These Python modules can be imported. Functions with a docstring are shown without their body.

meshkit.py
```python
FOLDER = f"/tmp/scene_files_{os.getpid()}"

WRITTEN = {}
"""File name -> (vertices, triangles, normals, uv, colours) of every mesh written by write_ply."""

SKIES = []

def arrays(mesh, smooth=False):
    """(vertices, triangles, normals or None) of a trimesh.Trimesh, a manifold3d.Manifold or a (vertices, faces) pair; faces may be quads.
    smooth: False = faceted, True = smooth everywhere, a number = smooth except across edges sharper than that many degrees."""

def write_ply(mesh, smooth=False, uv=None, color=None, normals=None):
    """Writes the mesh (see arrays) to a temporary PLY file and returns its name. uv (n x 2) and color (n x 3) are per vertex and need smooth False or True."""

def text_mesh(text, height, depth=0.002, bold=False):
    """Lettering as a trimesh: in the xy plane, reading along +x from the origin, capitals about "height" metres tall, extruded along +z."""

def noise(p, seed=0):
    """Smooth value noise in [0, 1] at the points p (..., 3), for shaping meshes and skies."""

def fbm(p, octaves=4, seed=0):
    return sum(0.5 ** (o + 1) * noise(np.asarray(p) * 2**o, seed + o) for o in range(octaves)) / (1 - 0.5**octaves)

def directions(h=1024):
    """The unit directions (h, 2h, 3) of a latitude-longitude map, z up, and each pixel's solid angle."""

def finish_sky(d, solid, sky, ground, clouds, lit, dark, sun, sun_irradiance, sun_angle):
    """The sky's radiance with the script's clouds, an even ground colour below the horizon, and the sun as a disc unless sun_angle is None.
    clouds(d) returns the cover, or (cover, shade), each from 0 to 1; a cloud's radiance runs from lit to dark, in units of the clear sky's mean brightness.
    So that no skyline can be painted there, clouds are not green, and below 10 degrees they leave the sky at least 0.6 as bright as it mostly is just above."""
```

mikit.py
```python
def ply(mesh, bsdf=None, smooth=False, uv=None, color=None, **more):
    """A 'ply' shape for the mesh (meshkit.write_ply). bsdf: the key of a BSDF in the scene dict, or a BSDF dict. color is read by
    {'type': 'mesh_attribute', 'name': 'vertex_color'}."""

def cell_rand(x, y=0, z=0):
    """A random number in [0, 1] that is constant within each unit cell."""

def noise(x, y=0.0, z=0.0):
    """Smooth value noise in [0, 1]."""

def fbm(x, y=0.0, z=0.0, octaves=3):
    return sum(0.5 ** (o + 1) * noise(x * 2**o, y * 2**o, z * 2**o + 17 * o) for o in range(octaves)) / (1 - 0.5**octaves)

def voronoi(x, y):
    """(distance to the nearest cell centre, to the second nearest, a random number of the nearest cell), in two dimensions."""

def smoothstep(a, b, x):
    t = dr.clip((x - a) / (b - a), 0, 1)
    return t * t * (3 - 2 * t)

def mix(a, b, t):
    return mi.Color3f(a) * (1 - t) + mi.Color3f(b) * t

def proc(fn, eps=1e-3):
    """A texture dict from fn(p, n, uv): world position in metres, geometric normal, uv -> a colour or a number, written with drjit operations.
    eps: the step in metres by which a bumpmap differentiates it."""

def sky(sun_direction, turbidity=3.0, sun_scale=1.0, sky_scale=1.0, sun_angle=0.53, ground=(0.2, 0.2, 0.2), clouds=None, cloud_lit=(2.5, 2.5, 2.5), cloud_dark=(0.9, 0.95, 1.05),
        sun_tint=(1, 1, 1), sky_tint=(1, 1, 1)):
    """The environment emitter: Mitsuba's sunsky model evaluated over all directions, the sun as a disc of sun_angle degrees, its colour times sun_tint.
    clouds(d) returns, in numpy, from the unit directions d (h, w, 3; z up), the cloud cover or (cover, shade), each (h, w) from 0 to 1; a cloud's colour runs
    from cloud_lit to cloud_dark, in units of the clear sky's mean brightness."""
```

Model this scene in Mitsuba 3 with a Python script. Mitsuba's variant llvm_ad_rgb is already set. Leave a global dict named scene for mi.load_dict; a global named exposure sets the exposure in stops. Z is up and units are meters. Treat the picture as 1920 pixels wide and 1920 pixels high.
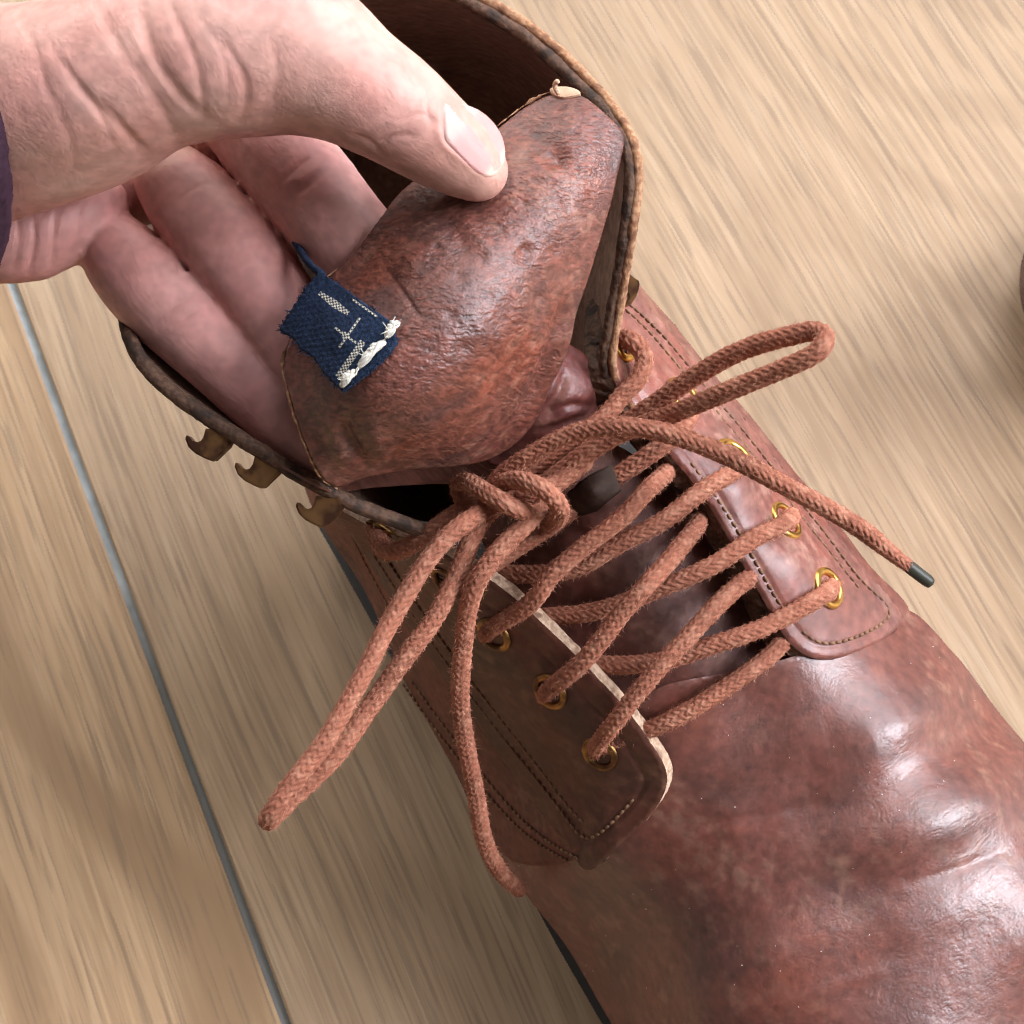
import math
import numpy as np, trimesh, shapely, drjit as dr, mitsuba as mi, mikit, meshkit
from scipy.interpolate import RBFInterpolator, CubicSpline
from scipy.spatial import Delaunay, cKDTree
from mikit import proc, noise, fbm, smoothstep, mix, voronoi

# ------------------------------------------------------------------ camera, light, exposure
TH, RO, D, TAN = math.radians(26.4), math.radians(25.8), .408, .25
FW = np.array([0, math.sin(TH), -math.cos(TH)])
UP0, RT0 = np.array([0, math.cos(TH), math.sin(TH)]), np.array([1.0, 0, 0])
RT = math.cos(RO)*RT0 - math.sin(RO)*UP0
UP = math.sin(RO)*RT0 + math.cos(RO)*UP0
EYE = np.array([0, 0, .1]) - D*FW
T = mi.ScalarTransform4f
scene, labels = {}, {}
scene['camera'] = {'type': 'thinlens', 'fov': 2*math.degrees(math.atan(TAN)), 'fov_axis': 'x', 'near_clip': .01, 'far_clip': 20.0,
    'aperture_radius': .0008, 'focus_distance': .395,
    'to_world': T().look_at(origin=EYE.tolist(), target=(EYE+FW).tolist(), up=UP.tolist())}
exposure = 0.40
scene['room_light'] = {'type': 'constant', 'radiance': {'type': 'rgb', 'value': [.105, .095, .09]}}


def window(name, centre, target, w, h, rgb, label):
    m = T().look_at(origin=list(centre), target=list(target), up=[0, 0, 1]) @ T().scale([w/2, h/2, 1])
    scene[name] = {'type': 'rectangle', 'to_world': m, 'bsdf': {'type': 'diffuse', 'reflectance': {'type': 'rgb', 'value': .5}},
                   'emitter': {'type': 'area', 'radiance': {'type': 'rgb', 'value': rgb}}}
    labels[name] = {'label': label, 'category': 'window'}


window('window', (.0, 1.75, 1.20), (0, 0, .05), 2.4, 1.15, [3.0, 2.9, 2.75], 'bright wide window beyond the heel of the boot')
window('window_001', (1.62, .70, 1.80), (0, 0, .1), 1.35, 2.1, [4.5, 4.65, 5.1], 'bluish bright window beyond the outer side of the boot')
window('window_002', (1.78, -.80, 1.15), (0, 0, .1), 1.1, 1.3, [14.8, 15.4, 16.8], 'added cold bright panel level with the toe of the boot')  # unseen panel, added for the highlights on the toe

# ------------------------------------------------------------------ helpers


def P(px, py, z):
    """point where the sight line of photograph pixel (px, py) is z millimetres above the floor"""
    px, py, z = np.broadcast_arrays(np.asarray(px, float), np.asarray(py, float), np.asarray(z, float))
    d = FW + ((px-960)/960*TAN)[..., None]*RT - ((py-960)/960*TAN)[..., None]*UP
    return EYE + d*((z/1000-EYE[2])/d[..., 2])[..., None]


def pix(p):
    q = np.asarray(p) - EYE
    w = q @ FW
    return np.stack([960+960*(q @ RT)/w/TAN, 960-960*(q @ UP)/w/TAN], -1)


def mm(px, py, z):
    return 3840/((P(px, py, z)-EYE) @ FW)/1000      # pixels per mm there


def fb(p, f, o=4, seed=0):
    return meshkit.fbm(np.asarray(p)*f, o, seed)-.5


def spline(pts, step, closed=False, k=1.0):
    """smooth curve through rows of pts, resampled so that the first two or three columns advance by about step"""
    p = np.asarray(pts, float)
    if closed:
        p = np.vstack([p, p[:1]])
    t = np.r_[0, np.cumsum(np.sqrt(np.linalg.norm(np.diff(p, axis=0), axis=1)))]
    cs = CubicSpline(t, p, bc_type='periodic' if closed else 'natural')
    u = np.linspace(0, t[-1], 40*len(p))
    q = cs(u)
    s = np.r_[0, np.cumsum(np.linalg.norm(np.diff(q, axis=0), axis=1))]
    n = max(4, int(round(s[-1]/step)))
    us = np.interp(np.linspace(0, s[-1], n+1), s, u)
    q = cs(us)
    return q[:-1] if closed else q


def field(ctrl, smooth=0.0):
    c = np.asarray(ctrl, float)
    r = RBFInterpolator(c[:, :2]/100, c[:, 2], kernel='thin_plate_spline', smoothing=smooth)
    return lambda x, y: r(np.stack([np.ravel(x), np.ravel(y)], 1)/100).reshape(np.shape(x))


def vnormals(v, f):
    n = np.zeros_like(v)
    fn = np.cross(v[f[:, 1]]-v[f[:, 0]], v[f[:, 2]]-v[f[:, 0]])
    for k in range(3):
        np.add.at(n, f[:, k], fn)
    return n/np.maximum(np.linalg.norm(n, axis=1, keepdims=True), 1e-12)


def sheet(outline, zf, h, thick, rnd=.8, disp=None, curve=True, rough=0.0, seed=0, rows=4, skirt=None, flare=None):
    """a piece of leather: (top mesh, edge-and-underside mesh, outline points in 3-D). outline in photograph pixels, zf height in mm,
    h spacing in px, thick in mm, rnd edge rounding in mm; skirt: the underside is dropped to this height instead."""
    b = spline(outline, h, True) if curve else np.vstack([np.linspace(p, q, max(2, int(np.hypot(*np.subtract(q, p))/h)), endpoint=False) for p, q in zip(outline, outline[1:]+outline[:1])])
    poly = shapely.Polygon(b).buffer(0)
    x0, y0, x1, y1 = poly.bounds
    gx, gy = np.meshgrid(np.arange(x0, x1, h), np.arange(y0, y1, h*.866))
    gx[1::2] += h/2
    g = np.stack([gx.ravel(), gy.ravel()], 1)
    g = g[shapely.contains_xy(poly, g[:, 0], g[:, 1])]
    db, _ = cKDTree(b).query(g)
    g = g[db > .62*h]
    q = np.vstack([b, g])
    nb = len(b)
    tri = Delaunay(q).simplices
    cen = q[tri].mean(1)
    tri = tri[shapely.contains_xy(poly, cen[:, 0], cen[:, 1])]
    a = q[tri]
    flip = np.cross(a[:, 1]-a[:, 0], a[:, 2]-a[:, 0]) > 0
    tri[flip] = tri[flip][:, ::-1]
    z = zf(q[:, 0], q[:, 1])
    v = P(q[:, 0], q[:, 1], z)
    n = vnormals(v, tri)
    if (n[:, 2].mean()) < 0:
        tri, n = tri[:, ::-1], -n
    d, _ = cKDTree(b).query(q)
    d = d/mm(q[:, 0], q[:, 1], z)
    e = np.clip(d/max(rnd, 1e-6), 0, 1)
    top = v - n*((rnd*(1-np.sqrt(1-(1-e)**2)))/1000)[:, None]
    if disp is not None:
        top = top + n*(disp(v, q, d)/1000)[:, None]
    # edge rows and underside
    low = v - n*thick/1000
    if flare is not None:
        low = low + flare
    if skirt is not None:
        low = v.copy()
        low[:, 2] = skirt/1000
        low[:, :2] += n[:, :2]*-.002
    rr = np.linspace(0, 1, rows+1)
    ring = np.vstack([top[:nb]*(1-t)+low[:nb]*t for t in rr])
    if rough:
        k = np.repeat(np.sin(np.pi*np.clip(rr, .12, .88)), nb)
        out = ring - np.repeat(v.mean(0)[None], len(ring), 0)
        nn = np.tile(np.cross(np.roll(b, -1, 0)-np.roll(b, 1, 0), [0, 0, 1.0])[:, :2] if False else np.zeros((nb, 2)), (rows+1, 1))
        ring = ring + (np.stack([fb(ring, 900, 3, seed+i) for i in range(3)], 1)*k[:, None])*rough/500
    i = np.arange(nb)
    j = (i+1) % nb
    # the border runs either way round: orient from the signed area
    side = np.vstack([np.vstack([np.stack([i+r*nb, j+r*nb, j+(r+1)*nb], 1), np.stack([i+r*nb, j+(r+1)*nb, i+(r+1)*nb], 1)]) for r in range(rows)])
    area = np.sum(b[:, 0]*np.roll(b[:, 1], -1)-np.roll(b[:, 0], -1)*b[:, 1])
    if area < 0:
        side = side[:, ::-1]
    else:
        side = side
    sv, sf = ring, side
    if skirt is None:
        sv = np.vstack([ring, low])
        sf = np.vstack([side, tri[:, ::-1]+len(ring)])
    return (top, tri), (sv, sf), top[:nb]


def cat(parts):
    vs, fs, o = [], [], 0
    for v, f in parts:
        vs.append(np.asarray(v)); fs.append(np.asarray(f)+o); o += len(v)
    return np.vstack(vs), np.vstack(fs)


def frames(c):
    t = np.gradient(c, axis=0)
    t /= np.linalg.norm(t, axis=1, keepdims=True)
    n = np.empty_like(t)
    a = np.cross(t[0], [.3, .2, .9]); n[0] = a/np.linalg.norm(a)
    for k in range(1, len(t)):
        a = n[k-1]-t[k]*np.dot(n[k-1], t[k])
        n[k] = a/np.linalg.norm(a)
    return t, n, np.cross(t, n)


def tube(c, r, m=10, caps=True, radial=None, flat=None):
    """sweep of a circle along c (k, 3); r scalar or (k,); radial(s, theta) adds to the radius; flat: (direction, factor) squash"""
    k = len(c)
    t, n, b = frames(c)
    th = np.arange(m)*2*np.pi/m
    R = np.broadcast_to(np.asarray(r, float).reshape(-1, 1), (k, m)).copy()
    s = np.r_[0, np.cumsum(np.linalg.norm(np.diff(c, axis=0), axis=1))]
    if radial is not None:
        R += radial(s[:, None], th[None, :])
    off = (np.cos(th)[None, :, None]*n[:, None]+np.sin(th)[None, :, None]*b[:, None])*R[..., None]
    if flat is not None:
        d = np.asarray(flat[0], float); d = d/np.linalg.norm(d)
        off -= (off @ d)[..., None]*d*(1-flat[1])
    v = (c[:, None]+off).reshape(-1, 3)
    i, j = np.meshgrid(np.arange(k-1), np.arange(m), indexing='ij')
    a, bq = i*m+j, i*m+(j+1) % m
    f = np.vstack([np.stack([a, bq, bq+m], -1).reshape(-1, 3), np.stack([a, bq+m, a+m], -1).reshape(-1, 3)])
    if caps:
        v = np.vstack([v, c[:1]-t[:1]*np.mean(R[0])*.45, c[-1:]+t[-1:]*np.mean(R[-1])*.45])
        q = np.arange(m)
        f = np.vstack([f, np.stack([np.full(m, k*m), (q+1) % m, q], 1), np.stack([np.full(m, k*m+1), (k-1)*m+q, (k-1)*m+(q+1) % m], 1)])
    return v, f


def add(key, mesh, bsdf, smooth=True, color=None, **lab):
    scene[key] = mikit.ply(mesh, bsdf, smooth=smooth, color=color)
    if lab:
        labels[key] = lab


USED = {}


def numbered(key):
    USED[key] = USED.get(key, -1)+1
    return key if USED[key] == 0 else f'{key}_{USED[key]:03d}'


# ------------------------------------------------------------------ materials


def mat(name, color, rough=.5, spec=.5, bump=None, bscale=1.0, eps=1e-4, two=True, **kw):
    d = {'type': 'principled', 'base_color': proc(color) if callable(color) else (color if isinstance(color, dict) else {'type': 'rgb', 'value': color}),
         'roughness': proc(rough) if callable(rough) else rough, 'specular': spec, **kw}
    if bump is not None:
        d = {'type': 'bumpmap', 'arbitrary': proc(bump, eps), 'scale': bscale, 'bsdf': d}
    scene[name] = {'type': 'twosided', 'bsdf': d} if two else d


VC = {'type': 'mesh_attribute', 'name': 'vertex_color'}


def leather_color(base, dark, red, pale, f=1.0):
    def fn(p, n, uv):
        x, y, z = p.x*f, p.y*f, p.z*f
        c = mix(base, dark, smoothstep(.46, .76, fbm(x*80, y*80, z*80, 5))*.62)
        c = mix(c, red, smoothstep(.48, .78, fbm(x*60+7, y*60, z*60+3, 4))*.6)
        fine = fbm(x*650, y*650, z*650, 4)
        c = mix(c, pale, smoothstep(.44, .78, fbm(x*330+20, y*330, z*330, 4))*smoothstep(.3, .7, fbm(x*45+3, y*45, z*45, 3))*.5)
        return c*(.55+.9*fine)
    return fn


def grain_bump(a=.00006, b=.00012):
    def fn(p, n, uv):
        x, y, z = p.x, p.y, p.z
        return a*fbm(x*2600, y*2600, z*2600, 2)+b*fbm(x*750, y*750, z*750, 2)
    return fn


DA, DB = RT*.86+UP*.5, UP*.86-RT*.5


def vamp_bump(p, n, uv):
    a = p.x*float(DA[0])+p.y*float(DA[1])+p.z*float(DA[2])
    b = p.x*float(DB[0])+p.y*float(DB[1])+p.z*float(DB[2])
    w = fbm(p.x*120, p.y*120, p.z*120, 3)
    r = fbm(a*260, (b+.006*(w-.5))*1300, w*3, 3)
    m = smoothstep(.42, .66, fbm(p.x*48+9, p.y*48, p.z*48, 2))
    return -.000032*(.35+m)*dr.maximum(0, 1-5*dr.abs(r-.5))+.00005*fbm(p.x*2600, p.y*2600, p.z*2600, 2)+.00006*fbm(p.x*750, p.y*750, p.z*750, 2)


def tongue_grain(p):
    a = p.x*float(RT[0])+p.y*float(RT[1])+p.z*float(RT[2])
    b = p.x*float(UP[0])+p.y*float(UP[1])+p.z*float(UP[2])
    w = fbm(p.x*260, p.y*260, p.z*260, 3)
    b = b+.0024*(w-.5)
    return w, fbm(a*950, b*2300, w*2, 3)


def tongue_bump(p, n, uv):
    w, r = tongue_grain(p)
    k = .3+.7*smoothstep(.22, .58, fbm(p.x*75+4, p.y*75, p.z*75, 2))
    return .00036*k*r+.00010*fbm(p.x*2400, p.y*2400, p.z*2400, 2)


TONGUE_BASE = leather_color([.140, .046, .032], [.052, .028, .026], [.21, .054, .028], [.29, .14, .095], 1.25)


def tongue_color(p, n, uv):
    w, r = tongue_grain(p)
    return TONGUE_BASE(p, n, uv)*(.74+.52*smoothstep(.25, .72, r))


mat('vamp_leather', leather_color([.140, .045, .032], [.072, .029, .024], [.19, .050, .029], [.25, .13, .088]),
    rough=lambda p, n, uv: .345+.13*fbm(p.x*260, p.y*260, p.z*260, 3), spec=.95, bump=vamp_bump)
mat('tongue_leather', tongue_color,
    rough=lambda p, n, uv: .36+.18*fbm(p.x*300, p.y*300, p.z*300, 3), spec=.6, bump=tongue_bump)
mat('lit_facing_leather', leather_color([.185, .068, .052], [.070, .034, .031], [.25, .060, .036], [.42, .25, .19]),
    rough=.42, spec=.6, bump=grain_bump(.00003, .00005))  # light falling on this facing is put into the paler, pinker colour
mat('shaded_worn_leather', leather_color([.098, .036, .023], [.040, .020, .015], [.135, .036, .022], [.23, .115, .07]),
    rough=.5, spec=.4, bump=grain_bump(.00004, .00006))  # worn leather of the other facing, its shade put into the darker brown
mat('gusset_leather', leather_color([.13, .038, .032], [.07, .027, .024], [.18, .042, .032], [.22, .11, .08]), rough=.46, spec=.5, bump=grain_bump(.00008, .00012))
mat('quarter_leather', leather_color([.14, .050, .034], [.075, .030, .024], [.18, .050, .029], [.22, .11, .08]), rough=.55, spec=.35, bump=grain_bump(.00004, .00006))
mat('dark_leather', leather_color([.13, .046, .034], [.055, .026, .020], [.16, .044, .030], [.24, .14, .095]), rough=.55, spec=.35, bump=grain_bump(.00006, .00012))
mat('lining_leather', leather_color([.21, .130, .095], [.13, .080, .060], [.22, .12, .080], [.28, .19, .14]), rough=.7, spec=.25, bump=grain_bump(.00006, .0001))
mat('keeper_leather', leather_color([.050, .030, .022], [.028, .019, .015], [.06, .03, .02], [.09, .06, .04]), rough=.72, spec=.18, bump=grain_bump(.00003, .00005))


def edge_color(a, b, c):
    def fn(p, n, uv):
        q = fbm(p.x*1500, p.y*1500, p.z*1500, 3)
        m = mix(a, b, smoothstep(.35, .65, q))
        return mix(m, c, smoothstep(.5, .7, fbm(p.x*420+5, p.y*420, p.z*420, 3)))
    return fn


mat('edge_tan', edge_color([.40, .26, .175], [.54, .38, .27], [.20, .115, .075]), rough=.85, spec=.15, bump=grain_bump(.0002, .0002))
mat('edge_orange', edge_color([.30, .145, .075], [.42, .24, .14], [.20, .095, .055]), rough=.85, spec=.15, bump=grain_bump(.0002, .0003))
mat('edge_dark', edge_color([.075, .040, .026], [.125, .066, .041], [.042, .025, .018]), rough=.7, spec=.3, bump=grain_bump(.0002, .0003))
mat('raw_tip', [.55, .36, .24], rough=.9, spec=.1)
mat('sole_rubber', [.035, .032, .030], rough=.6, spec=.4)
mat('brass', lambda p, n, uv: mix([.78, .50, .14], [.50, .27, .07], fbm(p.x*500, p.y*500, p.z*500, 3)), rough=.28, spec=.5, metallic=1.0)
mat('dark_brass', lambda p, n, uv: mix([.36, .19, .06], [.12, .06, .028], smoothstep(.35, .65, fbm(p.x*400, p.y*400, p.z*400, 3))), rough=.38, spec=.5, metallic=.9)  # darker brass for the left row of eyelets
mat('thread', lambda p, n, uv: mix([.27, .155, .09], [.13, .065, .04], noise(p.x*700, p.y*700, p.z*700)), rough=.8, spec=.2)
mat('lace_cotton', VC, rough=.9, spec=.15, sheen=.6)
mat('lace_fibre', [.48, .22, .145], rough=.9, spec=.1)
mat('aglet_tip', [.035, .035, .025], rough=.45, spec=.4)

# ------------------------------------------------------------------ floor
XG = -.0995                                                   # the joint left of the boot runs along y here
PW, GW = .300, .0023


def wood(seed, warm):
    def fn(p, n, uv):
        x, y = p.x+seed*3.1, p.y+seed*1.7
        bend = .010*(fbm(x*9, y*4, seed, 3)-.5)
        xx = x+bend
        ring = .5+.5*dr.sin((xx*30+fbm(x*10, y*4.5, seed+4, 2)*16)*2*math.pi/2.4)
        s1 = fbm(xx*900, y*21, seed, 4)
        s2 = fbm(xx*1500, y*55, seed+9, 3)
        s3 = fbm(xx*60, y*7, seed+2, 3)
        c = mix([.45, .325, .215], [.27, .185, .118], smoothstep(.32, .70, s1)*.48)
        c = mix(c, [.53, .415, .30], smoothstep(.5, .75, s2)*.4)
        c = mix(c, [.35, .25, .17], smoothstep(.45, .78, s3)*.26)
        c = mix(c, [.30, .205, .13], smoothstep(.55, .98, ring)*.85*warm)
        pores = smoothstep(.57, .72, fbm(xx*1350+3, y*42, seed+5, 3))
        c = c*mi.Color3f(.93+.15*warm, .915+.07*warm, .90-.04*warm)
        return mix(c, [.20, .14, .095], pores*.42)
    return fn


def wood_bump(p, n, uv):
    return .00012*fbm(p.x*700, p.y*22, 0, 3)


for k, wv in enumerate((1.0, .35)):
    mat(f'plank_{k}', wood(k+1, wv), rough=.5, spec=.3, bump=wood_bump)
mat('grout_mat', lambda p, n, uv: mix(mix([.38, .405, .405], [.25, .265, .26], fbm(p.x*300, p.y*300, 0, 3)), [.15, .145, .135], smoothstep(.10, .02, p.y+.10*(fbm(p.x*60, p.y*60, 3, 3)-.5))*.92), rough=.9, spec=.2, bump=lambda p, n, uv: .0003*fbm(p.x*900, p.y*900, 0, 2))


def plank(x0, x1, y0, y1):
    b = .0007
    outer = [(x0, y0), (x1, y0), (x1, y1), (x0, y1)]
    inner = [(x0+b, y0+b), (x1-b, y0+b), (x1-b, y1-b), (x0+b, y1-b)]
    v = [(*q, -.008) for q in outer]+[(*q, -.0006) for q in outer]+[(*q, 0) for q in inner]
    f = []
    for r in (0, 4):
        for i in range(4):
            j = (i+1) % 4
            f += [(r+i, r+j, r+4+j), (r+i, r+4+j, r+4+i)]
    f += [(8, 9, 10), (8, 10, 11)]
    return np.array(v, float), np.array(f)


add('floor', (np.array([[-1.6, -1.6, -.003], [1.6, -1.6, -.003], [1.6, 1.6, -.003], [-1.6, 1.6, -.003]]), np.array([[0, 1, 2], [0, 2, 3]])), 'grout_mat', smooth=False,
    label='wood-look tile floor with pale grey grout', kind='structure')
for i in range(-2, 3):
    x0 = XG+i*PW+GW/2
    off = -.55+.37*(i % 3)
    for j in (-1, 0, 1):
        y0 = off+j*1.2
        add(numbered('floor__plank'), plank(x0, x0+PW-GW, y0+GW/2, y0+1.2-GW/2), f'plank_{0 if i < 0 else 1}', smooth=False)

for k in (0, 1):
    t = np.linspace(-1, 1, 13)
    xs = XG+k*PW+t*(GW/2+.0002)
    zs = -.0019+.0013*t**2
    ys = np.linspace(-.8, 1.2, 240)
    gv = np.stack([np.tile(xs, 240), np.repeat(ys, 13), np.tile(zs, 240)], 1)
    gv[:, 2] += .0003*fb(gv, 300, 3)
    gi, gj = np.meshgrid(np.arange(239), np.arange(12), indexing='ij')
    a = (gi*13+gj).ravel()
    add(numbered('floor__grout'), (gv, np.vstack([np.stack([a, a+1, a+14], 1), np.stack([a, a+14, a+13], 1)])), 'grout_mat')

# ------------------------------------------------------------------ boot: body
Z_BODY = field([
    # vamp ridge and flanks
    (1400, 1300, 83), (1330, 1400, 80), (1500, 1500, 76), (1600, 1700, 69), (1680, 1900, 64), (1750, 2100, 56), (1250, 1700, 59), (1150, 1750, 44), (1060, 1780, 25),
    (1130, 1900, 22), (980, 1680, 27), (1090, 1660, 50), (1300, 1950, 52), (1250, 2060, 24), (1400, 2150, 30), (1230, 1560, 70), (1400, 1800, 66),
    (1750, 1400, 71), (1850, 1500, 65.5), (1960, 1560, 54), (1750, 1720, 67), (1850, 1725, 63), (1960, 1745, 58.5), (2070, 1770, 50), (2000, 2000, 40), (1780, 1270, 60), (1832, 1270, 47), (1927, 1390, 47), (1700, 1300, 73), (1620, 1260, 77),
    # left quarter
    (935, 1600, 28), (760, 1290, 30), (650, 1060, 30), (560, 900, 34), (700, 1010, 72), (800, 1180, 64), (900, 1340, 58), (1000, 1500, 50), (1090, 1620, 57), (600, 900, 70),
    # right quarter
    (1690, 1150, 62), (1560, 975, 70), (1400, 775, 82), (1250, 595, 90), (1165, 500, 95), (1600, 1150, 76), (1500, 1010, 86), (1330, 800, 96), (1200, 640, 108)])


def folds(lines):
    segs = []
    for pts, amp, w in lines:
        c = spline(pts, 1.5)
        segs.append((cKDTree(c), amp, w, len(c)))

    def fn(q):
        out = np.zeros(len(q))
        for t, a, w, n in segs:
            d, i = t.query(q, distance_upper_bound=3.2*w)
            end = np.clip(np.minimum(i, n-1-i)/(.25*n), 0, 1)
            out += a*end*np.exp(-(d/w)**2)
        return out
    return fn


vamp_folds = folds([
    ([(1380, 1560), (1480, 1525), (1640, 1485), (1765, 1405), (1840, 1360), (1930, 1340)], -1.9, 62),
    ([(1300, 1680), (1420, 1645), (1710, 1640), (1850, 1585), (1930, 1540)], -1.3, 58),
    ([(1100, 1770), (1250, 1700), (1410, 1655), (1585, 1610), (1710, 1565), (1860, 1490), (1960, 1430)], 1.3, 60),
    ([(1560, 1400), (1680, 1360), (1760, 1320), (1840, 1290)], 1.0, 50),
    ([(1180, 1560), (1330, 1490), (1480, 1450), (1640, 1400)], -.6, 38),
    ([(1330, 1860), (1450, 1800), (1600, 1760), (1800, 1690), (1920, 1640)], .9, 50),
    ([(1400, 1905), (1480, 1880), (1560, 1850), (1640, 1825), (1720, 1800)], .35, 14),
    ([(1690, 1660), (1800, 1630), (1900, 1585)], -.4, 10),
    ([(1250, 1560), (1420, 1530), (1560, 1500)], -.3, 10)])


def vamp_disp(v, q, d):
    return vamp_folds(q)+.7*fb(v, 60, 3)+.16*fb(v, 320, 3)+.05*fb(v, 1300, 2)


VAMP = [(1560, 1200), (1690, 1140), (1760, 1190), (1838, 1280), (1925, 1392), (2020, 1560), (2060, 1800), (1980, 2050), (1750, 2200), (1450, 2200), (1250, 2060), (1132, 1900), (1062, 1780), (985, 1680), (935, 1590), (960, 1500), (1060, 1440), (1150, 1370), (1220, 1300), (1300, 1275), (1420, 1250)]
top, side, rim = sheet(VAMP, Z_BODY, 6, 2.0, .3, vamp_disp, rows=6, skirt=14)
add('boot__vamp', cat([top, side]), 'vamp_leather')
rng = np.random.default_rng(3)
lint = []
for k in rng.integers(0, len(top[0]), 90):
    b = top[0][k]
    m = trimesh.creation.icosphere(1, 1)
    lint.append((np.array(m.vertices)*rng.uniform(.00005, .00013)*rng.uniform(.6, 1.6, 3)+b, np.array(m.faces)))
mat('lint_mat', [.6, .55, .5], rough=.9, spec=.1)
add('boot__lint', cat(lint), 'lint_mat', kind='stuff')
QL = [(560, 870), (640, 930), (720, 985), (860, 1130), (1000, 1330), (1095, 1520), (1082, 1606), (1010, 1625), (935, 1600), (850, 1450), (760, 1285), (700, 1150), (645, 1055), (590, 970)]
top, side, rim = sheet(QL, lambda x, y: Z_BODY(x, y)+1.2, 6, 2.0, .5, lambda v, q, d: .5*fb(v, 60, 3)+.12*fb(v, 400, 3), rows=5, skirt=16)
add('boot__quarter', cat([top, side]), 'quarter_leather')
QR = [(1150, 600), (1165, 500), (1205, 535), (1262, 600), (1330, 685), (1412, 780), (1492, 880), (1572, 975), (1650, 1075), (1708, 1150), (1620, 1190), (1500, 1140), (1400, 990), (1280, 820), (1180, 690)]
top, side, rim = sheet(QR, lambda x, y: Z_BODY(x, y)+.4, 6, 2.0, .5, lambda v, q, d: .4*fb(v, 60, 3)+.12*fb(v, 400, 3), rows=5, skirt=16)
add('boot__quarter_001', cat([top, side]), 'vamp_leather')

# sole: welt outline a little proud of the upper on the left
sole_px = [(606, 984), (650, 1060), (775, 1285), (890, 1470), (962, 1598), (1062, 1781), (1131, 1900), (1240, 2080), (1450, 2230), (1780, 2230)]
sp = np.vstack([P(*q, 10)[None] for q in sole_px])[:, :2]
right = np.array([[.072, -.115], [.079, -.08], [.070, -.04], [.052, 0], [.040, .04], [.030, .075], [.012, .09], [-.012, .085]])
so = shapely.Polygon(np.vstack([sp, right])).buffer(.004).buffer(-.004)
for nm, zz, dz, gr in (('sole', 0.0, .010, .0), ('welt', .0102, .0036, .0012)):
    m = trimesh.creation.extrude_polygon(so.buffer(gr), dz, engine='earcut')
    m.apply_translation([0, 0, zz])
    add('boot__'+nm, m, 'sole_rubber', smooth=30)

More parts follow.
